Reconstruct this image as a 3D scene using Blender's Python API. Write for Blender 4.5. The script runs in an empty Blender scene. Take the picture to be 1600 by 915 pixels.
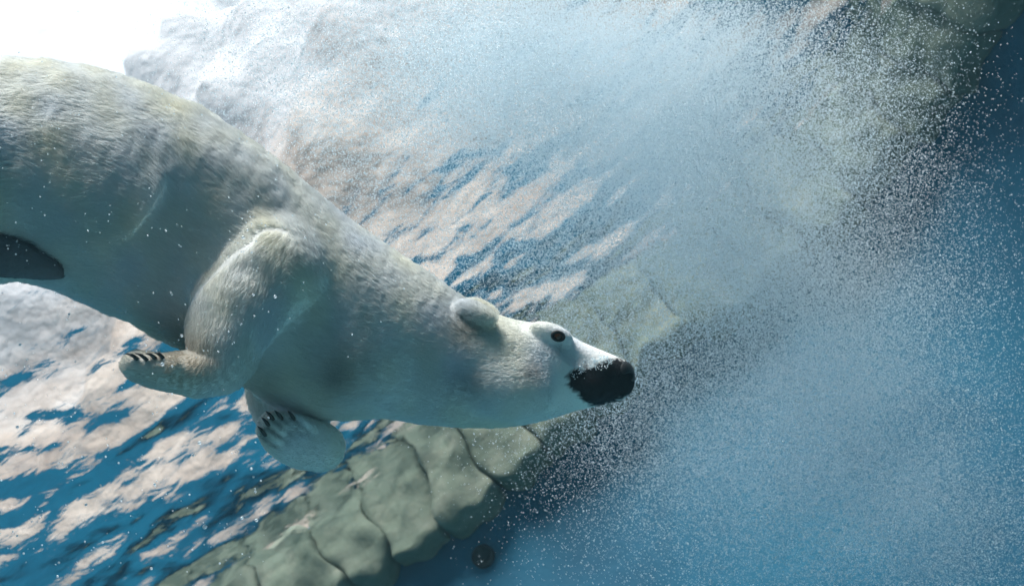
import bpy, bmesh, math, random
import numpy as np
from mathutils import Vector, Matrix

random.seed(7)
rng = np.random.default_rng(11)
S = bpy.context.scene
COL = S.collection
R = math.radians

# ------------------------------------------------------------------ camera
W, H, F = 1600.0, 915.0, 1716.0            # photograph size, focal length in its pixels
PITCH = R(39.0)
DEPTH = 3.2                                 # the camera is this far below the water surface (z = 0)
CAM = np.array([0.0, 0.0, -DEPTH])
rv = np.array([1.0, 0.0, 0.0])
fv = np.array([0.0, math.cos(PITCH), math.sin(PITCH)])
uv = np.array([0.0, -math.sin(PITCH), math.cos(PITCH)])
CR = 0.8 * rv - 0.6 * uv                    # rolled camera
CU = 0.6 * rv + 0.8 * uv
cam_data = bpy.data.cameras.new('camera')
cam = bpy.data.objects.new('camera', cam_data)
COL.objects.link(cam)
cam_data.sensor_width = 36.0
cam_data.lens = 36.0 * F / W
cam_data.clip_start = 0.05
cam_data.clip_end = 500.0
cam.matrix_world = Matrix(((CR[0], CU[0], -fv[0], CAM[0]), (CR[1], CU[1], -fv[1], CAM[1]),
                           (CR[2], CU[2], -fv[2], CAM[2]), (0, 0, 0, 1)))
cam_data.dof.use_dof = True
cam_data.dof.focus_distance = 2.3
cam_data.dof.aperture_fstop = 4.0
S.camera = cam

def P(px, py, d):
    """photo pixel and distance along the view axis -> world point (arrays welcome)"""
    px, py, d = np.broadcast_arrays(np.asarray(px, float), np.asarray(py, float), np.asarray(d, float))
    return CAM + fv * d[..., None] + CR * ((px - W / 2) * d / F)[..., None] - CU * ((py - H / 2) * d / F)[..., None]

# ------------------------------------------------------------------ light
SUN = Vector((0.24, -0.57, 0.80)).normalized()
elev = math.asin(SUN.z)
azim = math.atan2(SUN.x, SUN.y)
world = bpy.data.worlds.new('World')
S.world = world
world.use_nodes = True
wn = world.node_tree.nodes
wl = world.node_tree.links
wn.clear()
sky = wn.new('ShaderNodeTexSky')
sky.sky_type = 'NISHITA'
sky.sun_disc = False
sky.sun_elevation = elev
sky.sun_rotation = azim
sky.air_density = 1.0
sky.dust_density = 6.0
sky.ozone_density = 1.0
bg = wn.new('ShaderNodeBackground')
bg.inputs['Strength'].default_value = 0.10
wo = wn.new('ShaderNodeOutputWorld')
# bright broken cloud all over the sky
wtc = wn.new('ShaderNodeTexCoord')
wnz = wn.new('ShaderNodeTexNoise'); wnz.inputs['Scale'].default_value = 3.0; wnz.inputs['Detail'].default_value = 6.0
wl.new(wtc.outputs['Generated'], wnz.inputs['Vector'])
wrp = wn.new('ShaderNodeMapRange'); wrp.inputs['From Min'].default_value = 0.3; wrp.inputs['From Max'].default_value = 0.6
wrp.inputs['To Min'].default_value = 0.55; wrp.inputs['To Max'].default_value = 0.95
wl.new(wnz.outputs[0], wrp.inputs['Value'])
wmx = wn.new('ShaderNodeMixRGB'); wmx.inputs[2].default_value = (9.6, 9.8, 10.6, 1)
wl.new(wrp.outputs[0], wmx.inputs[0]); wl.new(sky.outputs[0], wmx.inputs[1])
wl.new(wmx.outputs[0], bg.inputs[0])
wl.new(bg.outputs[0], wo.inputs[0])
sl = bpy.data.lights.new('sun', 'SUN')
sl.energy = 5.0
sl.angle = R(32.0)
sl.color = (1.0, 0.96, 0.9)
so = bpy.data.objects.new('sun', sl)
COL.objects.link(so)
so.rotation_euler = (-SUN).to_track_quat('-Z', 'Y').to_euler()
S.view_settings.view_transform = 'Standard'
S.view_settings.look = 'None'
S.view_settings.gamma = 1.0
S.view_settings.use_curve_mapping = False
S.view_settings.exposure = 0.8
S.cycles.use_denoising = True
S.cycles.max_bounces = 10
S.cycles.diffuse_bounces = 8
S.cycles.glossy_bounces = 4
S.cycles.transparent_max_bounces = 16
S.cycles.sample_clamp_indirect = 6.0
S.cycles_curves.shape = 'RIBBONS'

# ------------------------------------------------------------------ helpers
def tag(o, label=None, cat=None, group=None, kind=None):
    if label: o['label'] = label
    if cat: o['category'] = cat
    if group: o['group'] = group
    if kind: o['kind'] = kind
    return o

def mesh_obj(name, verts, faces, mat, parent=None, smooth=True):
    me = bpy.data.meshes.new(name)
    verts = np.asarray(verts, np.float32)
    if isinstance(faces, np.ndarray):
        n = len(faces); k = faces.shape[1]
        me.vertices.add(len(verts)); me.vertices.foreach_set('co', verts.ravel())
        me.loops.add(n * k); me.loops.foreach_set('vertex_index', faces.astype(np.int32).ravel())
        me.polygons.add(n)
        me.polygons.foreach_set('loop_start', np.arange(0, n * k, k, dtype=np.int32))
        me.update(calc_edges=True); me.validate()
    else:
        me.from_pydata([tuple(v) for v in verts], [], faces)
        me.update()
    if smooth:
        me.polygons.foreach_set('use_smooth', np.ones(len(me.polygons), bool))
    if mat: me.materials.append(mat)
    o = bpy.data.objects.new(name, me)
    COL.objects.link(o)
    if parent: o.parent = parent
    return o

def empty(name, loc):
    o = bpy.data.objects.new(name, None)
    o.location = loc
    COL.objects.link(o)
    return o

def adopt(o, parent):
    o.parent = parent
    o.matrix_parent_inverse = Matrix.Translation(-Vector(parent.location))

def new_mat(name):
    m = bpy.data.materials.new(name)
    m.use_nodes = True
    nt = m.node_tree
    nt.nodes.clear()
    out = nt.nodes.new('ShaderNodeOutputMaterial')
    return m, nt, out

def nd(nt, typ, **kw):
    n = nt.nodes.new('ShaderNode' + typ)
    for k, v in kw.items():
        if k in n.inputs: n.inputs[k].default_value = v
        else: setattr(n, k, v)
    return n

def ramp(nt, fac, stops):
    r = nt.nodes.new('ShaderNodeValToRGB')
    nt.links.new(fac, r.inputs[0])
    el = r.color_ramp.elements
    while len(el) < len(stops): el.new(0.5)
    for e, (p, c) in zip(el, stops):
        e.position = p; e.color = (*c, 1)
    return r.outputs[0]

def noise_mat(name, scale, stops, rough=0.8, bump=0.3, bump_scale=None, detail=8.0, spec=0.3, bump_dist=0.02, distort=0.0):
    m, nt, out = new_mat(name)
    tc = nd(nt, 'TexCoord')
    nz = nd(nt, 'TexNoise', Scale=scale, Detail=detail, Roughness=0.6, Distortion=distort)
    nt.links.new(tc.outputs['Object'], nz.inputs['Vector'])
    c = ramp(nt, nz.outputs[0], stops)
    b = nd(nt, 'BsdfPrincipled', Roughness=rough)
    b.inputs['Specular IOR Level'].default_value = spec
    nt.links.new(c, b.inputs['Base Color'])
    n2 = nd(nt, 'TexNoise', Scale=bump_scale or scale * 4, Detail=6.0)
    nt.links.new(tc.outputs['Object'], n2.inputs['Vector'])
    bp = nd(nt, 'Bump', Strength=bump, Distance=bump_dist)
    nt.links.new(n2.outputs[0], bp.inputs['Height'])
    nt.links.new(bp.outputs[0], b.inputs['Normal'])
    nt.links.new(b.outputs[0], out.inputs[0])
    return m

def wave_noise(seed, n, wl_min, wl_max):
    """smooth 3-D pseudo noise: a sum of random plane waves, about -1..1"""
    g = np.random.default_rng(seed)
    k = g.normal(size=(n, 3)); k /= np.linalg.norm(k, axis=1, keepdims=True)
    lam = np.exp(g.uniform(math.log(wl_min), math.log(wl_max), n))
    k *= (2 * math.pi / lam)[:, None]
    ph = g.uniform(0, 2 * math.pi, n)
    def f(p):
        s = np.zeros(p.shape[:-1])
        for i in range(n): s += np.sin(p @ k[i] + ph[i])
        return s / math.sqrt(n / 2) * 0.7
    return f

# ------------------------------------------------------------------ materials
M_WALL = noise_mat('blue_pool_paint', 1.3, [(0.3, (0.003, 0.084, 0.155)), (0.55, (0.004, 0.120, 0.21)), (0.8, (0.008, 0.152, 0.25))],
                   rough=0.6, bump=0.15, bump_scale=30)
M_FLOOR = noise_mat('blue_floor_paint', 1.0, [(0.3, (0.06, 0.17, 0.20)), (0.7, (0.11, 0.25, 0.27))], rough=0.7, bump=0.1)
M_LEDGE = noise_mat('algae_stone', 5.0, [(0.25, (0.08, 0.11, 0.085)), (0.5, (0.15, 0.18, 0.14)), (0.75, (0.24, 0.25, 0.20))],
                    rough=0.9, bump=0.6, bump_scale=18, spec=0.1, bump_dist=0.015)
M_DARK = noise_mat('black_pipe_hole_shade', 20, [(0.3, (0.008, 0.01, 0.012)), (0.7, (0.02, 0.025, 0.03))], rough=0.6, bump=0.1)

M_WATER, nt, out = new_mat('water_surface')
wt = nd(nt, 'TexCoord'); wm = nd(nt, 'Mapping'); wm.inputs['Scale'].default_value = (0.55, 1.0, 1.0); wm.inputs['Rotation'].default_value = (0, 0, 0.2)
wz = nd(nt, 'TexNoise', Scale=16.0, Detail=3.0, Distortion=0.6); wb = nd(nt, 'Bump', Strength=1.0, Distance=0.0035)
nt.links.new(wt.outputs['Object'], wm.inputs[0]); nt.links.new(wm.outputs[0], wz.inputs['Vector']); nt.links.new(wz.outputs[0], wb.inputs['Height'])
fr = nd(nt, 'Fresnel', IOR=1.333)
tr = nd(nt, 'BsdfTransparent'); tr.inputs[0].default_value = (0.93, 0.97, 1.0, 1)
gl = nd(nt, 'BsdfGlossy', Roughness=0.0); gl.inputs[0].default_value = (0.95, 0.98, 1.0, 1)
mx = nd(nt, 'MixShader')
nt.links.new(wb.outputs[0], fr.inputs['Normal']); nt.links.new(wb.outputs[0], gl.inputs['Normal'])
nt.links.new(fr.outputs[0], mx.inputs[0]); nt.links.new(tr.outputs[0], mx.inputs[1])
nt.links.new(gl.outputs[0], mx.inputs[2]); nt.links.new(mx.outputs[0], out.inputs[0])

# ------------------------------------------------------------------ pool outline
X0, X1, Y0, Y1, RC = -5.0, 2.8, -3.5, 4.82, 1.6
def outline(off=0.0, step=0.1):
    """rounded rectangle, counter-clockwise; off > 0 is outwards; returns points and outward normals"""
    x0, x1, y0, y1 = X0, X1, Y0, Y1
    pts = []
    segs = [((x0 + RC, y0), (x1 - RC, y0), (0, -1)), ((x1, y0 + RC), (x1, y1 - RC), (1, 0)),
            ((x1 - RC, y1), (x0 + RC, y1), (0, 1)), ((x0, y1 - RC), (x0, y0 + RC), (-1, 0))]
    cen = [(x1 - RC, y0 + RC), (x1 - RC, y1 - RC), (x0 + RC, y1 - RC), (x0 + RC, y0 + RC)]
    for i, (a, b, n) in enumerate(segs):
        L = math.dist(a, b); k = max(2, int(L / step))
        for j in range(k):
            t = j / k
            pts.append((a[0] + (b[0] - a[0]) * t, a[1] + (b[1] - a[1]) * t, n[0], n[1]))
        a0 = -math.pi / 2 + i * math.pi / 2
        k = max(3, int(RC * math.pi / 2 / step))
        for j in range(k):
            an = a0 + math.pi / 2 * j / k
            pts.append((cen[i][0] + RC * math.cos(an), cen[i][1] + RC * math.sin(an), math.cos(an), math.sin(an)))
    a = np.array(pts)
    return a[:, :2] + a[:, 2:] * off, a[:, 2:]

FLOOR_Z = -5.0
# floor: one sheet that also reaches out under everything
g = 11.0
mesh_obj('pool_floor', [(-g, -g, FLOOR_Z), (g, -g, FLOOR_Z), (g, g, FLOOR_Z), (-g, g, FLOOR_Z)], [(0, 1, 2, 3)], M_FLOOR)
tag(bpy.data.objects['pool_floor'], kind='structure')

# wall with thickness
def ring_wall(name, profile, mat):
    rings = []
    for off, z in profile:
        p, _ = outline(off)
        rings.append(np.column_stack([p, np.full(len(p), z)]))
    n = len(rings[0]); v = np.vstack(rings); f = []
    m = len(rings)
    for a in range(m):
        b = (a + 1) % m
        for i in range(n):
            j = (i + 1) % n
            f.append((a * n + i, b * n + i, b * n + j, a * n + j))
    o = mesh_obj(name, v, f, mat)
    return o
pool_wall = ring_wall('pool_wall', [(0, FLOOR_Z - 0.1), (0, -2.5), (0, -1.2), (0, -0.6), (0, 0.25), (0.35, 0.25), (0.35, FLOOR_Z - 0.1)], M_WALL)
pool_wall.data.polygons.foreach_set('use_smooth', np.zeros(len(pool_wall.data.polygons), bool))
tag(pool_wall, 'blue painted pool wall below the band of stone blocks', 'wall')

def on_wall(px, py):
    d = fv + CR * ((px - W / 2) / F) - CU * ((py - H / 2) / F)
    t = (Y1 - CAM[1]) / d[1]
    return CAM + d * t

# round inlet: pipe stub closed by a black disc painted as the hole's shade
hp = on_wall(757, 870)
def lathe(profile, n, axis_pt, mat, name, parent):
    v, f = [], []
    for (r, y) in profile:
        for i in range(n):
            a = 2 * math.pi * i / n
            v.append((axis_pt[0] + r * math.cos(a), axis_pt[1] - y, axis_pt[2] + r * math.sin(a)))
    for k in range(len(profile) - 1):
        for i in range(n):
            j = (i + 1) % n
            f.append((k * n + i, k * n + j, (k + 1) * n + j, (k + 1) * n + i))
    return mesh_obj(name, v, f, mat, parent)
inlet = lathe([(0.058, -0.02), (0.058, 0.03), (0.052, 0.036), (0.046, 0.03), (0.045, 0.006), (0.0, 0.006)], 32, hp, M_DARK, 'inlet_pipe', pool_wall)
tag(inlet, 'round inlet in the blue wall, hole shade painted black')

# ------------------------------------------------------------------ stone ledge: blocks set along the wall at the waterline
ledge = empty('stone_ledge', (0, Y1 - 0.2, -0.3))
tag(ledge, 'band of greenish stone blocks along the pool wall at the waterline', 'ledge')
pts, nrm = outline(0.0, 0.02)
sel = [(p, n) for p, n in zip(pts, nrm) if (p[1] > 1.5 and (p[0] > 0 or n[1] > 0.7)) and p[0] > -3.6]
# ordered from the right side wall (low y) through the corner to the left
acc = [0.0]
for a, b in zip(sel[:-1], sel[1:]): acc.append(acc[-1] + math.dist(a[0], b[0]))
acc = np.array(acc); sp = np.array([s[0] for s in sel]); sn = np.array([s[1] for s in sel])
def along(s):
    return (np.array([np.interp(s, acc, sp[:, 0]), np.interp(s, acc, sp[:, 1])]),
            np.array([np.interp(s, acc, sn[:, 0]), np.interp(s, acc, sn[:, 1])]))
blk_noise = wave_noise(5, 14, 0.12, 0.5)
blk_noise2 = wave_noise(6, 14, 0.04, 0.12)
s = 0.0
brnd = random.Random(21)
slant = 0.0
while s < acc[-1] - 0.3:
    L = brnd.uniform(0.26, 0.44)
    e = min(s + L, acc[-1])
    slant0, slant = slant, brnd.uniform(-0.16, 0.16)
    z_lo = -0.36 + brnd.uniform(-0.06, 0.05); z_hi = 0.16
    th = 0.20 + brnd.uniform(-0.03, 0.05)
    bm = bmesh.new()
    bmesh.ops.create_cube(bm, size=1.0)
    bmesh.ops.subdivide_edges(bm, edges=bm.edges[:], cuts=9, use_grid_fill=True)
    vs = []
    for v in bm.verts:
        a, b, c = v.co.x + 0.5, v.co.y + 0.5, v.co.z + 0.5      # along, depth (0 = into the pool), height
        # rounded corners
        q = np.array([v.co.x, v.co.y, v.co.z]) * 2
        rr = (np.abs(q) ** 11).sum() ** (1 / 11)
        q = q / rr
        a, b, c = (q + 1) / 2
        ss = s + 0.002 + (e - s - 0.004) * a
        c_h = c - 0.3
        ss += c_h * (slant0 * (1 - a) + slant * a) + 0.02 * math.sin(9 * c + s * 5) * (1 - a) + 0.02 * math.sin(9 * c + e * 5) * a
        p, n = along(ss)
        off = -th + b * (th - 0.004)
        z = z_lo + (z_hi - z_lo) * c
        w = np.array([p[0], p[1], z])
        d = 0.022 * blk_noise(w) + 0.006 * blk_noise2(w)
        if b > 0.97: d = 0
        p2 = p + n * (off - d)
        z += 0.025 * blk_noise(w + 7) * (1 - c)
        v.co = (p2[0], p2[1], z)
    me = bpy.data.meshes.new('stone_block')
    bmesh.ops.recalc_face_normals(bm, faces=bm.faces[:])
    bm.to_mesh(me); bm.free()
    me.polygons.foreach_set('use_smooth', np.ones(len(me.polygons), bool))
    me.materials.append(M_LEDGE)
    o = bpy.data.objects.new('stone_block', me)
    COL.objects.link(o)
    adopt(o, ledge)
    s = e

# ------------------------------------------------------------------ rock bank above the water
cn1 = wave_noise(31, 16, 1.2, 4.0); cn2 = wave_noise(32, 16, 0.3, 1.0)
def cliff():
    p0, n0 = outline(0.0, 0.12)
    n = len(p0); m = 34
    v = []
    for k in range(m):
        t = k / (m - 1)
        for i in range(n):
            # height varies round the pool: tall ahead and to the left, low elsewhere
            lo = 1.2 + 6.2 * max(0, n0[i][1]) + 4.6 * max(0, -n0[i][0])
            h = lo * (1 + 0.18 * cn1(np.array([p0[i][0] * 0.7, p0[i][1] * 0.7, 0.0])))
            off = 0.45 + 1.7 * t ** 1.5
            z = -0.3 + (h + 0.3) * t ** 0.8
            q = np.array([*p0[i], z])
            off += (0.22 * cn1(q) + 0.10 * cn2(q)) * min(1, t * 4) + 0.2 * t
            if k == m - 1: off += 1.5
            v.append((p0[i][0] + n0[i][0] * off, p0[i][1] + n0[i][1] * off, z))
    f = []
    for k in range(m - 1):
        for i in range(n):
            j = (i + 1) % n
            f.append((k * n + i, k * n + j, (k + 1) * n + j, (k + 1) * n + i))
    return v, f
def graded_rock_mat():  # warm brown low on the bank, blending to pale grey higher up
    m, nt, out = new_mat('graded_rock')
    tc = nd(nt, 'TexCoord'); sx = nd(nt, 'SeparateXYZ')
    nt.links.new(tc.outputs['Object'], sx.inputs[0])
    nz = nd(nt, 'TexNoise', Scale=1.3, Detail=8.0, Roughness=0.62, Distortion=0.4)
    nt.links.new(tc.outputs['Object'], nz.inputs['Vector'])
    c1 = ramp(nt, nz.outputs[0], [(0.28, (0.17, 0.125, 0.10)), (0.5, (0.30, 0.245, 0.205)), (0.72, (0.42, 0.36, 0.31))])
    c2 = ramp(nt, nz.outputs[0], [(0.28, (0.28, 0.26, 0.26)), (0.5, (0.36, 0.345, 0.35)), (0.72, (0.43, 0.415, 0.42))])
    ad = nd(nt, 'Math', operation='MULTIPLY_ADD'); ad.inputs[1].default_value = 3.0
    nt.links.new(nz.outputs[0], ad.inputs[0]); nt.links.new(sx.outputs['Z'], ad.inputs[2])
    mr = nd(nt, 'MapRange'); mr.inputs['From Min'].default_value = 5.0; mr.inputs['From Max'].default_value = 6.6
    nt.links.new(ad.outputs[0], mr.inputs['Value'])
    mxc = nd(nt, 'MixRGB')
    nt.links.new(mr.outputs[0], mxc.inputs[0]); nt.links.new(c1, mxc.inputs[1]); nt.links.new(c2, mxc.inputs[2])
    n2 = nd(nt, 'TexNoise', Scale=5.0, Detail=8.0); nt.links.new(tc.outputs['Object'], n2.inputs['Vector'])
    bp = nd(nt, 'Bump', Strength=0.9, Distance=0.1); nt.links.new(n2.outputs[0], bp.inputs['Height'])
    b = nd(nt, 'BsdfPrincipled', Roughness=0.95)
    nt.links.new(mxc.outputs[0], b.inputs['Base Color']); nt.links.new(bp.outputs[0], b.inputs['Normal'])
    nt.links.new(b.outputs[0], out.inputs[0])
    return m
M_CLIFF = graded_rock_mat()
v, f = cliff()
bank = mesh_obj('rock_bank', v, f, M_CLIFF)
tag(bank, 'beige rock bank above the pool seen broken up through the rippled water surface', 'rock')

# ------------------------------------------------------------------ water surface with real ripples
def water():
    nx, ny = 520, 540
    xs = np.linspace(X0 - 0.05, X1 + 0.05, nx); ys = np.linspace(Y0 - 0.05, Y1 + 0.05, ny)
    X, Y = np.meshgrid(xs, ys, indexing='ij')
    Z = np.zeros_like(X)
    g = np.random.default_rng(3)
    for i in range(70):
        lam = math.exp(g.uniform(math.log(0.06), math.log(0.6)))
        an = g.normal(math.pi / 2 + 0.2, 0.5)
        k = 2 * math.pi / lam
        slope = 0.0165 * (lam / 0.3) ** 0.2
        wx = 0.12 * np.sin(1.7 * X + 0.9 * Y + i); wy = 0.12 * np.sin(1.3 * Y - 1.1 * X + 2 * i)
        Z += slope / k * np.sin(k * ((X + wx) * math.cos(an) + (Y + wy) * math.sin(an)) + g.uniform(0, 6.28))
    v = np.column_stack([X.ravel(), Y.ravel(), Z.ravel()])
    idx = np.arange(nx * ny).reshape(nx, ny)
    q = np.stack([idx[:-1, :-1], idx[1:, :-1], idx[1:, 1:], idx[:-1, 1:]], -1).reshape(-1, 4)
    return v, q
v, q = water()
wobj = mesh_obj('water_surface', v, q, M_WATER)
tag(wobj, kind='structure')

# ------------------------------------------------------------------ implicit modelling tools
def surface_nets(vol, org, step):
    ins = vol < 0
    nx, ny, nz = vol.shape
    cnt = np.zeros((nx - 1, ny - 1, nz - 1), np.int8)
    for a in (0, 1):
        for b in (0, 1):
            for c in (0, 1):
                cnt += ins[a:nx - 1 + a, b:ny - 1 + b, c:nz - 1 + c]
    act = (cnt > 0) & (cnt < 8)
    ids = np.full(act.shape, -1, np.int64)
    I = np.argwhere(act)
    ids[act] = np.arange(len(I))
    acc = np.zeros((len(I), 3)); num = np.zeros(len(I))
    corners = [(a, b, c) for a in (0, 1) for b in (0, 1) for c in (0, 1)]
    for a in corners:
        for ax in range(3):
            if a[ax] == 1: continue
            b = list(a); b[ax] = 1
            va = vol[I[:, 0] + a[0], I[:, 1] + a[1], I[:, 2] + a[2]]
            vb = vol[I[:, 0] + b[0], I[:, 1] + b[1], I[:, 2] + b[2]]
            m = (va < 0) != (vb < 0)
            t = va[m] / (va[m] - vb[m])
            pt = np.tile(np.array(a, float), (m.sum(), 1)); pt[:, ax] += t
            acc[m] += pt; num[m] += 1
    V = (I + acc / num[:, None]) * step + np.array(org)
    Q = []
    for ax in range(3):
        o1, o2 = [(1, 2), (2, 0), (0, 1)][ax]
        lo = [slice(None)] * 3; hi = [slice(None)] * 3
        lo[ax] = slice(0, -1); hi[ax] = slice(1, None)
        ia = ins[tuple(lo)]; ib = ins[tuple(hi)]
        E = np.argwhere(ia != ib)
        E = E[(E[:, o1] > 0) & (E[:, o2] > 0) & (E[:, o1] < vol.shape[o1] - 1) & (E[:, o2] < vol.shape[o2] - 1)]
        fl = ia[E[:, 0], E[:, 1], E[:, 2]]
        d1 = np.zeros(3, int); d1[o1] = 1
        d2 = np.zeros(3, int); d2[o2] = 1
        c = [E - d1 - d2, E - d2, E, E - d1]
        q = np.stack([ids[k[:, 0], k[:, 1], k[:, 2]] for k in c], 1)
        q[~fl] = q[~fl][:, ::-1]
        Q.append(q)
    return V, np.vstack(Q)

def smin(a, b, k):
    h = np.clip(0.5 + 0.5 * (b - a) / k, 0, 1)
    return b + (a - b) * h - k * h * (1 - h)

def spline(pts, n):
    """Catmull-Rom through rows of pts, n samples per span"""
    p = np.asarray(pts, float)
    q = np.vstack([2 * p[0] - p[1], p, 2 * p[-1] - p[-2]])
    outp = []
    for i in range(len(p) - 1):
        a, b, c, d = q[i:i + 4]
        for t in np.linspace(0, 1, n, endpoint=False):
            outp.append(0.5 * (2 * b + (c - a) * t + (2 * a - 5 * b + 4 * c - d) * t * t + (3 * b - a - 3 * c + d) * t ** 3))
    outp.append(p[-1])
    return np.array(outp)

def chain_d(X, Y, Z, st):
    """tapered chain with elliptical sections; st rows: x, y, z, r, depth stretch"""
    best = np.full(np.broadcast(X, Y, Z).shape, 1e9, np.float32)
    for a, b in zip(st[:-1], st[1:]):
        zs = 0.5 * (a[4] + b[4])
        A = np.array([a[0], a[1], a[2] / zs]); B = np.array([b[0], b[1], b[2] / zs])
        ab = B - A; L2 = float(ab @ ab) + 1e-9
        dx = X - A[0]; dy = Y - A[1]; dz = Z / zs - A[2]
        t = np.clip((dx * ab[0] + dy * ab[1] + dz * ab[2]) / L2, 0, 1)
        d = np.sqrt((dx - t * ab[0]) ** 2 + (dy - t * ab[1]) ** 2 + (dz - t * ab[2]) ** 2) - (a[3] + t * (b[3] - a[3]))
        best = np.minimum(best, d.astype(np.float32))
    return best

def ell_d(X, Y, Z, c, r, ang=0.0):
    ca, sa = math.cos(ang), math.sin(ang)
    dx, dy, dz = X - c[0], Y - c[1], Z - c[2]
    u = (dx * ca + dy * sa) / r[0]; v = (-dx * sa + dy * ca) / r[1]; w = dz / r[2]
    k0 = np.sqrt(u * u + v * v + w * w)
    k1 = np.sqrt((u / r[0]) ** 2 + (v / r[1]) ** 2 + (w / r[2]) ** 2) + 1e-9
    return (k0 * (k0 - 1) / k1).astype(np.float32)

# ------------------------------------------------------------------ the polar bear (modelled in photo pixels, z in pixels away from the camera)
BD = 2.4                    # distance of the bear's middle plane
MPP = BD / F                # metres per pixel there
def BW(p):
    p = np.asarray(p, float)
    return P(p[..., 0], p[..., 1], BD + p[..., 2] * MPP)

torso = spline([(-225, 300, 0, 105, .85), (-130, 283, 0, 152, .85), (-30, 268, 0, 168, .84), (60, 267, 0, 170, .83), (170, 298, 0, 174, .82), (280, 350, 0, 170, .80),
                (405, 434, 0, 157, .80), (510, 500, 0, 148, .80), (612, 533, 0, 120, .84), (690, 563, 0, 99, .88), (768, 580, 0, 87, .86),
                (838, 582, 0, 75, .80), (888, 586, 0, 57, .80), (932, 590, 0, 43, .86), (958, 592, 0, 35, .88)], 5)
near_leg = spline([(402, 425, -72, 100, .9), (374, 470, -108, 78, .95), (355, 520, -128, 62, 1.0), (346, 561, -134, 52, 1.05),
                   (312, 582, -136, 40, 1.25), (262, 582, -136, 30, 1.6), (222, 575, -134, 25, 1.9), (211, 572, -132, 21, 2.0)], 4)
far_leg = spline([(490, 540, 50, 90, .9), (452, 590, 62, 68, .9), (448, 640, 52, 52, .9), (480, 682, 20, 40, .9), (500, 700, -6, 34, .8)], 4)
far_paw = spline([(505, 699, -10, 33, .62), (480, 693, -24, 40, .58), (452, 684, -34, 40, .55), (432, 672, -38, 30, .55)], 4)
near_hind = spline([(-60, 255, -70, 105, .8), (-120, 345, -95, 88, .8), (-190, 430, -100, 62, .9), (-260, 470, -95, 45, 1.0)], 4)
far_hind = spline([(-80, 300, 70, 105, .8), (-130, 400, 80, 80, .8), (-200, 480, 75, 55, .9)], 4)
hind_paw = spline([(-150, 392, -92, 42, 1.2), (-60, 392, -96, 40, 1.1), (20, 402, -100, 30, 1.0), (70, 418, -100, 17, .9), (92, 428, -98, 8, .9)], 4)
CHAINS = {'torso': torso, 'near_leg': near_leg, 'far_leg': far_leg, 'far_paw': far_paw, 'near_hind': near_hind, 'far_hind': far_hind, 'hind_paw': hind_paw}

STEP = 4.0
gx = np.arange(-350, 1012, STEP); gy = np.arange(70, 760, STEP); gz = np.arange(-236, 212, STEP)
X = gx[:, None, None].astype(np.float32); Y = gy[None, :, None].astype(np.float32); Z = gz[None, None, :].astype(np.float32)
FULL = (len(gx), len(gy), len(gz))
vol = np.full(FULL, 1e3, np.float32)
def add(fn, box, k, sub=False):
    """blend a primitive into the field, only inside its pixel box (x0,x1,y0,y1)"""
    i0, i1 = np.searchsorted(gx, box[0]), np.searchsorted(gx, box[1])
    j0, j1 = np.searchsorted(gy, box[2]), np.searchsorted(gy, box[3])
    d = fn(X[i0:i1], Y[:, j0:j1], Z)
    cur = vol[i0:i1, j0:j1]
    vol[i0:i1, j0:j1] = -smin(-cur, d, k) if sub else smin(cur, d, k)
def add_chain(st, k):
    m = st[:, 3].max() + 3 * k
    add(lambda a, b, c: chain_d(a, b, c, st), (st[:, 0].min() - m, st[:, 0].max() + m, st[:, 1].min() - m, st[:, 1].max() + m), k)
def add_ell(c, r, ang, k, sub=False):
    m = max(r) + 3 * k
    add(lambda a, b, cc: ell_d(a, b, cc, c, r, ang), (c[0] - m, c[0] + m, c[1] - m, c[1] + m), k, sub)
add_chain(torso, 1.0)
add_chain(near_hind, 26); add_chain(far_hind, 26); add_chain(hind_paw, 10)
add_chain(far_leg, 22)
add_chain(near_leg, 15)
add_ell((425, 415, -92), (88, 66, 62), 0.5, 26)                  # shoulder blade
add_ell((540, 560, -62), (80, 55, 55), 0.5, 30)                  # chest muscle
add_ell((300, 360, -132), (60, 150, 14), 0.75, 40, True)         # hollow behind the shoulder
add_ell((800, 610, -58), (62, 44, 32), 0.1, 26)                  # cheeks
add_ell((800, 610, 58), (62, 44, 32), 0.1, 26)
add_ell((862, 520, -34), (34, 14, 18), 0.35, 12)                 # brows
add_ell((862, 520, 34), (34, 14, 18), 0.35, 12)
add_ell((906, 556, -44), (26, 14, 10), 0.5, 10, True)            # hollow before the eye
add_ell((915, 604, -30), (34, 22, 20), 0.15, 12)                 # lips
add_ell((915, 604, 30), (34, 22, 20), 0.15, 12)
add_ell((745, 490, -56), (34, 15, 15), 0.42, 6)                  # ears, laid back
add_ell((729, 497, -74), (17, 6, 8), 1.1, 4, True)
add_ell((750, 486, 56), (30, 15, 13), 0.42, 6)
add_chain(far_paw, 8)
TOES = [((404, 668), (455, 700)), ((411, 654), (462, 688)), ((419, 645), (470, 678)), ((433, 645), (482, 674)), ((453, 646), (492, 672))]
for (a, b) in TOES:
    st = np.array([(a[0] + 7, a[1] + 7, -58, 9, 1.0), ((a[0] + b[0]) / 2, (a[1] + b[1]) / 2, -57, 9, 1.0), (b[0], b[1], -40, 9, 1.0)])
    add_chain(st, 2.5)
for i in range(5):                                               # toes of the near paw
    z = -175 + i * 24
    st = np.array([(204 + i * 3, 569 - i * 1.5, z, 14.5, .9), (240, 572, z, 17, .9), (270, 576, z, 18, .9)])
    add_chain(st, 5)
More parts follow.
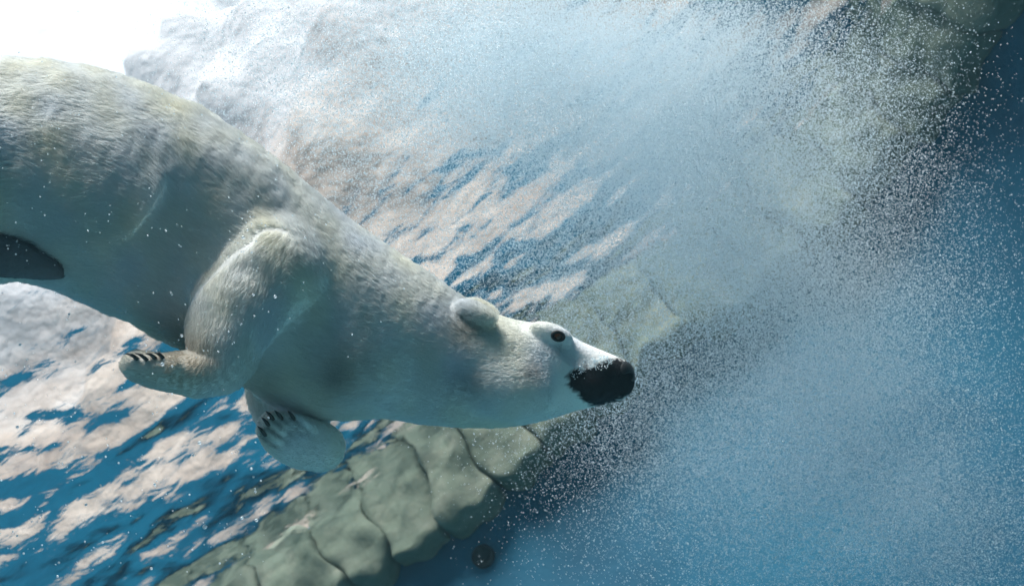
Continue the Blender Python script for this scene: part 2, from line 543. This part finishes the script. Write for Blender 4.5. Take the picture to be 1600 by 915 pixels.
# slow unevenness of muscle and loose skin
lump = wave_noise(77, 18, 45, 160)
sub = 3
pp = np.stack(np.meshgrid(gx[::sub], gy[::sub], gz[::sub], indexing='ij'), -1)
ln = lump(pp).astype(np.float32)
ln = np.repeat(np.repeat(np.repeat(ln, sub, 0), sub, 1), sub, 2)[:FULL[0], :FULL[1], :FULL[2]]
for ax in range(3):
    for _ in range(2): ln = (np.roll(ln, 1, ax) + np.roll(ln, -1, ax) + ln) / 3
amp = np.clip((700 - gx) / 250, 0.25, 1)[:, None, None]
vol += (2.6 * ln * amp).astype(np.float32)
V, Q = surface_nets(vol, (gx[0], gy[0], gz[0]), STEP)
def surf_z(x, y):
    i, j = int(round((x - gx[0]) / STEP)), int(round((y - gy[0]) / STEP))
    k = np.argmax(vol[i, j] < 0)
    a, b = vol[i, j, k - 1], vol[i, j, k]
    return gz[k - 1] + STEP * a / (a - b)

# colours put into the coat: black muzzle skin, grey hind paw, cream stains, toe-groove shade
DARK = np.array([0.012, 0.012, 0.015]); PAW_GREY = np.array([0.16, 0.16, 0.175])
cn = wave_noise(55, 20, 60, 260); fn_ = wave_noise(56, 24, 5, 16)
MUZ = np.array([(884, 588), (900, 577), (922, 573), (938, 569), (949, 563), (965, 560), (1010, 575), (1010, 605), (966, 626), (945, 634), (925, 634), (914, 627), (903, 616), (888, 602)], float)
def poly_sd(p, poly):
    d = np.full(len(p), 1e9); ins = np.zeros(len(p), bool)
    for i in range(len(poly)):
        a, b = poly[i], poly[(i + 1) % len(poly)]
        ab = b - a; w = p - a
        t = np.clip((w @ ab) / (ab @ ab), 0, 1)
        d = np.minimum(d, np.hypot(*(w - t[:, None] * ab).T))
        c = ((a[1] > p[:, 1]) != (b[1] > p[:, 1]))
        with np.errstate(divide='ignore', invalid='ignore'):
            ins ^= c & (p[:, 0] < (b[0] - a[0]) * (p[:, 1] - a[1]) / (b[1] - a[1]) + a[0])
    return np.where(ins, -d, d)
def coat(p):
    """p: rows in bear pixels -> rgb, bare (0..1)"""
    n = cn(p)[:, None]
    c = np.array([0.895, 0.905, 0.885]) + n * np.array([0.01, 0.00, -0.03])
    for (x, y, r, w) in ((300, 560, 45, .6), (730, 520, 28, .35), (420, 610, 40, .35), (520, 600, 45, .25), (560, 560, 40, .12), (240, 590, 60, .35)):
        k = w * np.exp(-((p[:, 0] - x) ** 2 + (p[:, 1] - y) ** 2) / (r * r))[:, None]
        c = c * (1 - k) + np.array([0.50, 0.40, 0.27]) * k
    # grey skin patches showing through the coat on cheek and chest
    for (x, y, r, w) in ((835, 582, 16, .45), (735, 600, 26, .3), (535, 590, 22, .35), (880, 545, 12, .3)):
        k = w * np.exp(-((p[:, 0] - x) ** 2 + (p[:, 1] - y) ** 2) / (r * r))[:, None]
        c = c * (1 - k) + np.array([0.16, 0.17, 0.19]) * k
    # shade of the grooves between the far paw's toes, painted into the coat
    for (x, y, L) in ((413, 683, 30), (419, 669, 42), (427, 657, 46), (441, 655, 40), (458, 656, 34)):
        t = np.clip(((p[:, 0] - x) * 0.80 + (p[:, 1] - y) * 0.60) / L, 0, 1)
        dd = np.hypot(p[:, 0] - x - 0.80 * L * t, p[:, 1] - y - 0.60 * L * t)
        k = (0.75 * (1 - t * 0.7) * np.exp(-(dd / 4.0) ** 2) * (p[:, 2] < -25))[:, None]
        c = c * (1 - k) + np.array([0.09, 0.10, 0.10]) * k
    sd = poly_sd(p[:, :2], MUZ) + 3.0 * fn_(p)
    bare = np.clip(0.5 - sd / 5.0, 0, 1)
    ed = np.hypot((p[:, 0] - 872) , (p[:, 1] - 525) * 1.3)
    eye = np.clip((11.5 - ed) / 3.5, 0, 1) * (np.abs(p[:, 2]) > 15)
    k = np.maximum(bare, eye)[:, None]
    c = c * (1 - k) + DARK * k
    hp_ = chain_d(p[:, 0], p[:, 1], p[:, 2], hind_paw)
    paw_dark = np.clip((12 - hp_) / 9, 0, 1) * (p[:, 2] < -70)  # coat turns dark grey over the hind paw
    c = c * (1 - paw_dark[:, None]) + PAW_GREY * paw_dark[:, None]
    return np.clip(c, 0.005, 1), np.maximum(np.maximum(bare, eye), paw_dark * 0.6)

def attr_mat(name, rough, trans, spec=0.2, bump=0.0):
    m, nt, out = new_mat(name)
    at = nd(nt, 'Attribute', attribute_name='coat')
    b = nd(nt, 'BsdfPrincipled', Roughness=rough)
    b.inputs['Specular IOR Level'].default_value = spec
    nt.links.new(at.outputs['Color'], b.inputs['Base Color'])
    if bump:
        tc = nd(nt, 'TexCoord')
        n2 = nd(nt, 'TexNoise', Scale=160.0, Detail=4.0)
        nt.links.new(tc.outputs['Object'], n2.inputs['Vector'])
        bp = nd(nt, 'Bump', Strength=bump, Distance=0.004)
        nt.links.new(n2.outputs[0], bp.inputs['Height'])
        nt.links.new(bp.outputs[0], b.inputs['Normal'])
    if trans:
        t = nd(nt, 'BsdfTranslucent')
        nt.links.new(at.outputs['Color'], t.inputs[0])
        mx = nd(nt, 'MixShader', Fac=trans)
        nt.links.new(b.outputs[0], mx.inputs[1]); nt.links.new(t.outputs[0], mx.inputs[2])
        nt.links.new(mx.outputs[0], out.inputs[0])
    else:
        nt.links.new(b.outputs[0], out.inputs[0])
    return m
M_SKIN = attr_mat('bear_coat', 0.75, 0.0, 0.15, 0.5)
M_FUR = attr_mat('bear_fur', 0.7, 0.5, 0.05)

bear = empty('polar_bear', tuple(BW((400, 430, 0))))
tag(bear, 'large white polar bear diving with its head down and forepaws folded back', 'polar bear')
VW = BW(V)
body = mesh_obj('body', VW, Q, M_SKIN)
adopt(body, bear)
# outward orientation
a, b, c, d = (VW[Q[:, i]] for i in range(4))
if np.einsum('ij,ij->i', a, np.cross(b, c)).sum() + np.einsum('ij,ij->i', a, np.cross(c, d)).sum() < 0:
    body.data.flip_normals(); Q = Q[:, ::-1]; a, b, c, d = (VW[Q[:, i]] for i in range(4))
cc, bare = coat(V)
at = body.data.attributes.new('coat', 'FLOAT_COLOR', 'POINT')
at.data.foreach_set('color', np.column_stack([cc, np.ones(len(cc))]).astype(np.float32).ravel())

# fur: strands rooted on the body, combed from nose to tail and down the legs
def make_fur(N):
    fn = np.cross(c - a, d - b); area = np.linalg.norm(fn, axis=1) / 2
    vn = np.zeros_like(VW)
    for i in range(4): np.add.at(vn, Q[:, i], fn)
    vn /= np.linalg.norm(vn, axis=1, keepdims=True) + 1e-12
    cen = V[Q].mean(1)
    w = area * np.where(cen[:, 0] < -60, 0.25, 1.0) * np.where(cen[:, 2] > 60, 0.45, 1.0)
    w *= np.where(cen[:, 0] > 660, 1.9, 1.0)
    fi = rng.choice(len(Q), N, p=w / w.sum())
    s, t = rng.random(N)[:, None], rng.random(N)[:, None]
    q = Q[fi]
    bl = lambda A: A[q[:, 0]] * (1 - s) * (1 - t) + A[q[:, 1]] * s * (1 - t) + A[q[:, 2]] * s * t + A[q[:, 3]] * (1 - s) * t
    p = bl(VW); n = bl(vn); n /= np.linalg.norm(n, axis=1, keepdims=True); pb = bl(V)
    # flow from the nearest chain
    best = np.full(N, 1e9); flow = np.zeros((N, 3)); limb = np.zeros(N)
    for name, st in CHAINS.items():
        for k in range(len(st) - 1):
            A, B = st[k], st[k + 1]
            ab = B[:3] - A[:3]
            tt = np.clip(((pb - A[:3]) @ ab) / (ab @ ab), 0, 1)
            dd = np.linalg.norm(pb - A[:3] - tt[:, None] * ab, axis=1) - (A[3] + tt * (B[3] - A[3]))
            m = dd < best
            best[m] = dd[m]
            flow[m] = -ab
            limb[m] = 0 if name == 'torso' else np.clip((k / (len(st) - 1) - 0.1) / 0.4, 0, 1) if name != 'far_paw' else 1
            if name in ('near_leg', 'far_leg', 'far_paw', 'near_hind', 'far_hind', 'hind_paw'): flow[m] = ab
    wp = BW(pb + flow / (np.linalg.norm(flow, axis=1, keepdims=True)) * 2) - BW(pb)
    fl = wp / np.linalg.norm(wp, axis=1, keepdims=True)
    n1 = [wave_noise(200 + i, 14, 0.05, 0.25) for i in range(3)]
    n2 = [wave_noise(210 + i, 14, 0.012, 0.03) for i in range(3)]
    big = np.column_stack([f(p) for f in n1]); sm = np.column_stack([f(p) for f in n2])
    fl = fl + 0.20 * big + 0.07 * sm + rng.normal(0, 0.12, (N, 3))
    fl -= n * np.einsum('ij,ij->i', fl, n)[:, None]
    fl /= np.linalg.norm(fl, axis=1, keepdims=True) + 1e-9
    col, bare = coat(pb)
    ln = np.interp(pb[:, 0], [-50, 450, 640, 760, 860, 940], [0.030, 0.028, 0.024, 0.016, 0.010, 0.005])
    ln = ln * (1 - limb) + 0.013 * limb
    ear = np.hypot(pb[:, 0] - 745, pb[:, 1] - 488) < 36
    ln = np.where(ear, 0.014, ln)
    keep = rng.random(N) > bare * 0.75
    ln = ln * (1 - 0.65 * bare) * rng.uniform(0.6, 1.15, N)
    lift = np.where(ear, 0.75, 0.30) + 0.03 * sm[:, 0] + rng.normal(0, 0.06, N)
    lift = np.clip(lift, 0.12, 1.0)
    K = 5
    pos = np.zeros((N, K, 3)); pos[:, 0] = p - n * 0.0015
    for k in range(1, K):
        lf = lift * (1.25 - 0.35 * k / 1.6)
        dr = fl * np.cos(lf)[:, None] + n * np.sin(lf)[:, None]
        pos[:, k] = pos[:, k - 1] + dr * (ln / (K - 1))[:, None]
    col = np.clip(col * rng.uniform(0.90, 1.06, N)[:, None], 0, 0.95)
    pos, col = pos[keep], col[keep]
    n = len(pos)
    hc = bpy.data.hair_curves.new('fur')
    hc.add_curves([K] * n)
    hc.position_data.foreach_set('vector', pos.astype(np.float32).ravel())
    rad = np.tile(np.array([1.0, 0.95, 0.8, 0.55, 0.15], np.float32) * 0.00055, (n, 1))
    ra = hc.attributes.get('radius') or hc.attributes.new('radius', 'FLOAT', 'POINT')
    ra.data.foreach_set('value', rad.ravel())
    ca = hc.attributes.new('coat', 'FLOAT_COLOR', 'CURVE')
    ca.data.foreach_set('color', np.column_stack([col, np.ones(n)]).astype(np.float32).ravel())
    hc.materials.append(M_FUR)
    o = bpy.data.objects.new('fur', hc)
    COL.objects.link(o)
    return o
fur = make_fur(380000)
adopt(fur, bear)

# nose pad with nostrils
def small_sdf(fn, box, step):
    ax = [np.arange(lo, hi, step) for lo, hi in box]
    vv = fn(ax[0][:, None, None], ax[1][None, :, None], ax[2][None, None, :])
    v, q = surface_nets(vv.astype(np.float32), [a[0] for a in ax], step)
    w = BW(v)
    a, b, c, d = (w[q[:, i]] for i in range(4))
    if np.einsum('ij,ij->i', a, np.cross(b, c)).sum() + np.einsum('ij,ij->i', a, np.cross(c, d)).sum() < 0: q = q[:, ::-1]
    return w, q
def nose_fn(x, y, z):
    d = ell_d(x, y, z, (970, 583, 0), (22, 21, 28), 0.5)
    d = smin(d, ell_d(x, y, z, (978, 591, 0), (15, 12, 22), 0.6), 6)
    d = smin(d, ell_d(x, y, z, (960, 572, 0), (14, 11, 20), 0.5), 6)
    for sgn in (-1, 1):
        d = -smin(-d, ell_d(x, y, z, (981, 588, sgn * 20), (8, 5, 12), -0.4), 3)
        d = -smin(-d, ell_d(x, y, z, (972, 594, sgn * 25), (10, 2.2, 8), 0.5), 2)
    d = -smin(-d, ell_d(x, y, z, (992, 592, 0), (8, 14, 1.6), 0.6), 2)
    return d
M_NOSE = noise_mat('black_nose_skin', 300, [(0.3, (0.008, 0.008, 0.010)), (0.7, (0.018, 0.017, 0.018))], rough=0.42, bump=0.5, bump_scale=500, spec=0.5, bump_dist=0.002)
w, q = small_sdf(nose_fn, ((938, 1004), (552, 614), (-38, 38)), 1.3)
nose = mesh_obj('nose', w, q, M_NOSE)
adopt(nose, bear); tag(nose, 'black leathery nose pad')

# eyes
M_EYE, nt, out = new_mat('brown_eye')
b = nd(nt, 'BsdfPrincipled', Roughness=0.08)
tc = nd(nt, 'TexCoord'); nz = nd(nt, 'TexNoise', Scale=120.0)
nt.links.new(tc.outputs['Object'], nz.inputs['Vector'])
nt.links.new(ramp(nt, nz.outputs[0], [(0.3, (0.04, 0.018, 0.010)), (0.7, (0.11, 0.045, 0.022))]), b.inputs['Base Color'])
nt.links.new(b.outputs[0], out.inputs[0])
M_LID = noise_mat('black_eyelid_skin', 200, [(0.3, (0.01, 0.01, 0.012)), (0.7, (0.03, 0.03, 0.033))], rough=0.5, bump=0.3, spec=0.4, bump_dist=0.002)
ez = surf_z(872, 525)
for sgn in (1, -1):
    zc = sgn * ez
    def eye_fn(x, y, z): return ell_d(x, y, z, (872, 525, zc + sgn * 2), (8.2, 6.8, 7.5), 0.25)
    w, q = small_sdf(eye_fn, ((858, 886), (514, 536), (zc - 14, zc + 14)), 0.8)
    e = mesh_obj('eye', w, q, M_EYE); adopt(e, bear); tag(e, 'small dark brown eye')
    def lid_fn(x, y, z):
        ca, sa = math.cos(0.25), math.sin(0.25)
        u = ((x - 872) * ca + (y - 525) * sa) / 1.32; v = -(x - 872) * sa + (y - 525) * ca
        rr = np.sqrt(u * u + v * v)
        return np.sqrt((rr - 7.0) ** 2 + (z - zc + sgn * 2.5) ** 2) - 1.9
    w, q = small_sdf(lid_fn, ((856, 888), (512, 538), (zc - 9, zc + 9)), 0.7)
    e2 = mesh_obj('eyelid', w, q, M_LID); adopt(e2, bear)

# claws
M_CLAW = noise_mat('black_claw', 150, [(0.3, (0.008, 0.008, 0.010)), (0.7, (0.025, 0.023, 0.022))], rough=0.3, bump=0.15, spec=0.5, bump_dist=0.001)
def claw(pts, r):
    st = spline(np.array(pts, float), 5)
    n, m = len(st), 8
    v = []
    for k in range(n):
        tg = st[min(k + 1, n - 1)] - st[max(k - 1, 0)]; tg /= np.linalg.norm(tg)
        up = np.array([0, 0, 1.0]); s_ = np.cross(tg, up); s_ /= np.linalg.norm(s_) + 1e-9; u_ = np.cross(s_, tg)
        rk = r * (1 - (k / (n - 1)) ** 1.8 * 0.88)
        for i in range(m):
            an = 2 * math.pi * i / m
            v.append(st[k] + s_ * rk * math.cos(an) + u_ * rk * 1.2 * math.sin(an))
    f = [(k * m + i, k * m + (i + 1) % m, (k + 1) * m + (i + 1) % m, (k + 1) * m + i) for k in range(n - 1) for i in range(m)]
    f += [tuple(range(m))[::-1], tuple((n - 1) * m + i for i in range(m))]
    o = mesh_obj('claw', BW(np.array(v)), f, M_CLAW)
    adopt(o, bear)
for (tip, base) in (((402, 665), (412, 677)), ((408.5, 651.5), (417.5, 662)), ((415, 641.5), (424, 651.5)), ((428.5, 640.5), (438, 651)), ((449.5, 641), (457, 652))):
    z = surf_z(base[0] + 3, base[1] + 3)
    claw([(base[0] + 3, base[1] + 3, z + 3), ((tip[0] + base[0]) / 2 + .5, (tip[1] + base[1]) / 2 - .5, z - 5), (tip[0], tip[1], z - 3)], 3.3)
for i, (tip, base) in enumerate((((196, 552.5), (212, 559)), ((210.5, 551.5), (227, 560.5)), ((227, 552), (240, 558)), ((241, 551), (252, 557)))):
    z = surf_z(base[0], base[1]) - 2
    claw([(base[0] + 3, base[1] + 2, z), ((tip[0] + base[0]) / 2 + 1, (tip[1] + base[1]) / 2 - 1.6, z - 4), (tip[0], tip[1], z - 3)], 3.3)

# ------------------------------------------------------------------ bubbles
M_BUB, nt, out = new_mat('air_bubble')
oi = nd(nt, 'TexCoord'); nz = nd(nt, 'TexNoise', Scale=400.0)
nt.links.new(oi.outputs['Object'], nz.inputs['Vector'])
bc = ramp(nt, nz.outputs[0], [(0.3, (0.79, 0.91, 0.97)), (0.7, (0.87, 0.95, 0.985))])
df = nd(nt, 'BsdfDiffuse'); tl = nd(nt, 'BsdfTranslucent'); gl = nd(nt, 'BsdfGlossy', Roughness=0.15)
nt.links.new(bc, df.inputs[0]); nt.links.new(bc, tl.inputs[0])
m1 = nd(nt, 'MixShader', Fac=0.5); m2 = nd(nt, 'MixShader', Fac=0.12)
nt.links.new(df.outputs[0], m1.inputs[1]); nt.links.new(tl.outputs[0], m1.inputs[2])
nt.links.new(m1.outputs[0], m2.inputs[1]); nt.links.new(gl.outputs[0], m2.inputs[2])
nt.links.new(m2.outputs[0], out.inputs[0])

GN = bpy.data.node_groups.new('bubble_points', 'GeometryNodeTree')
GN.interface.new_socket('Geometry', in_out='INPUT', socket_type='NodeSocketGeometry')
GN.interface.new_socket('Geometry', in_out='OUTPUT', socket_type='NodeSocketGeometry')
gi = GN.nodes.new('NodeGroupInput'); go = GN.nodes.new('NodeGroupOutput')
mp = GN.nodes.new('GeometryNodeMeshToPoints')
na = GN.nodes.new('GeometryNodeInputNamedAttribute'); na.data_type = 'FLOAT'; na.inputs['Name'].default_value = 'rad'
sm_ = GN.nodes.new('GeometryNodeSetMaterial'); sm_.inputs['Material'].default_value = M_BUB
GN.links.new(gi.outputs[0], mp.inputs['Mesh'])
GN.links.new(na.outputs[0], mp.inputs['Radius'])
GN.links.new(mp.outputs[0], sm_.inputs['Geometry'])
GN.links.new(sm_.outputs[0], go.inputs[0])
def bubbles(name, pts, rad, label):
    me = bpy.data.meshes.new(name)
    me.vertices.add(len(pts)); me.vertices.foreach_set('co', pts.astype(np.float32).ravel())
    at = me.attributes.new('rad', 'FLOAT', 'POINT'); at.data.foreach_set('value', rad.astype(np.float32))
    me.materials.append(M_BUB)
    o = bpy.data.objects.new(name, me)
    COL.objects.link(o)
    md = o.modifiers.new('points', 'NODES'); md.node_group = GN
    tag(o, label, 'bubbles', kind='stuff')
    return o
# the plume of fine bubbles: soft clouds of spheres in the water behind the bear
CL = [  # pixel x, y, half sizes, turn, distance, spread in distance, share
    (930, 150, 210, 150, 0.5, 3.6, .35, 1.00), (1110, 330, 190, 120, 0.7, 3.6, .35, 0.95), (740, 110, 190, 110, 0.2, 3.5, .3, 0.60),
    (1080, 80, 180, 130, 0.4, 3.6, .35, 0.55), (1220, 520, 170, 140, 0.8, 3.7, .35, 0.40), (1290, 690, 190, 150, 1.0, 3.8, .4, 0.22),
    (1450, 820, 160, 110, 0.3, 3.9, .4, 0.22), (1330, 260, 120, 170, 0.2, 3.7, .3, 0.32), (640, 320, 110, 110, 0.7, 3.4, .25, 0.14),
    (940, 480, 130, 90, 0.6, 3.5, .3, 0.20), (1010, 640, 150, 100, 0.5, 3.7, .3, 0.22), (800, 330, 130, 120, 0.6, 3.5, .3, 0.18),
    (470, 130, 150, 110, 0.5, 3.3, .25, 0.16), (1400, 560, 160, 200, 0.0, 3.8, .4, 0.14), (880, 720, 120, 90, 0.5, 3.8, .3, 0.03),
    (1160, 800, 210, 110, 0.0, 3.9, .4, 0.09)]
NB = 1400000
sh = np.array([c_[7] * c_[2] * c_[3] for c_ in CL]); cnt = (NB * sh / sh.sum()).astype(int)
bp_, br_ = [], []
for c_, n in zip(CL, cnt):
    g1, g2 = rng.normal(size=n), rng.normal(size=n)
    u, v_ = g1 * c_[2] * 0.72, g2 * c_[3] * 0.72
    x = c_[0] + u * math.cos(c_[4]) - v_ * math.sin(c_[4]); y = c_[1] + u * math.sin(c_[4]) + v_ * math.cos(c_[4])
    d = np.clip(rng.normal(c_[5] - 0.35, c_[6], n), 2.72, 5.2)
    bp_.append(P(x, y, d)); br_.append(np.where(rng.random(n) < (0.05 if c_[7] > 0.45 else 0.012), np.exp(rng.normal(math.log(0.0015), 0.2, n)), np.exp(rng.normal(math.log(0.0009), 0.3, n))))
bp_ = np.vstack(bp_); br_ = np.concatenate(br_)
# billows: thin the cloud with a slow 3-D noise
bn = wave_noise(91, 24, 0.25, 1.1)(bp_)
ok = (bp_[:, 2] < -0.12) & (bp_[:, 1] < Y1 - 0.35) & (bp_[:, 0] < X1 - 0.3) & (rng.random(len(bn)) < np.clip(0.62 + 0.38 * bn, 0.12, 1))
bubbles('bubble_plume', bp_[ok], br_[ok], 'dense pale cloud of fine air bubbles rising behind the bear')

# single bubbles near the bear and clinging to its coat
n = 420
fi = rng.choice(len(V), 60000)
fi = fi[(V[fi, 2] < 0) & (V[fi, 0] > -20) & (V[fi, 0] < 640) & (V[fi, 1] < 560)]
clus = np.exp(1.2 * wave_noise(92, 10, 40, 160)(V[fi]))
fi = rng.choice(fi, n, p=clus / clus.sum())
pn = BW(V[fi] + np.array([0, 0, -1.0]) * rng.uniform(10, 60, n)[:, None] + rng.normal(0, 8, (n, 3)))
rn = np.exp(rng.normal(math.log(0.0011), 0.35, n))
n2 = 260                                                     # in the open water below the belly
pl = P(rng.uniform(0, 420, n2), rng.uniform(430, 900, n2), rng.uniform(1.9, 3.4, n2)); rl = np.exp(rng.normal(math.log(0.0014), 0.4, n2))
fi = np.where((poly_sd(V[:, :2], np.array([(888, 580), (915, 560), (945, 556), (958, 562), (950, 574), (915, 580), (895, 590)], float)) < 0) & (V[:, 2] < 0))[0]
fi = rng.choice(fi, 260)
pm = BW(V[fi] + rng.normal(0, 2.2, (260, 3)) + np.array([0, 0, -1.5])); rm = np.exp(rng.normal(math.log(0.0010), 0.35, 260))
bubbles('clinging_bubbles', np.vstack([pn, pl, pm]), np.concatenate([rn, rl, rm]), 'scattered tiny bubbles around the coat and muzzle of the bear')

# ------------------------------------------------------------------ the milky water: an even veil around camera and scene
M_HAZE, nt, out = new_mat('milky_water')
pv = nt.nodes.new('ShaderNodeVolumePrincipled')
pv.inputs['Color'].default_value = (0.35, 0.75, 0.92, 1)
pv.inputs['Density'].default_value = 0.012
pv.inputs['Anisotropy'].default_value = 0.3
nt.links.new(pv.outputs[0], out.inputs['Volume'])
hx, z0, z1 = 13.0, FLOOR_Z - 1.0, 12.0
hv = [(x, y, z) for z in (z0, z1) for x, y in ((-hx, -hx), (hx, -hx), (hx, hx), (-hx, hx))]
hz = mesh_obj('haze', hv, [(3, 2, 1, 0), (4, 5, 6, 7), (0, 1, 5, 4), (1, 2, 6, 5), (2, 3, 7, 6), (3, 0, 4, 7)], M_HAZE, smooth=False)
tag(hz, 'even blue milky veil of the water', 'haze', kind='stuff')
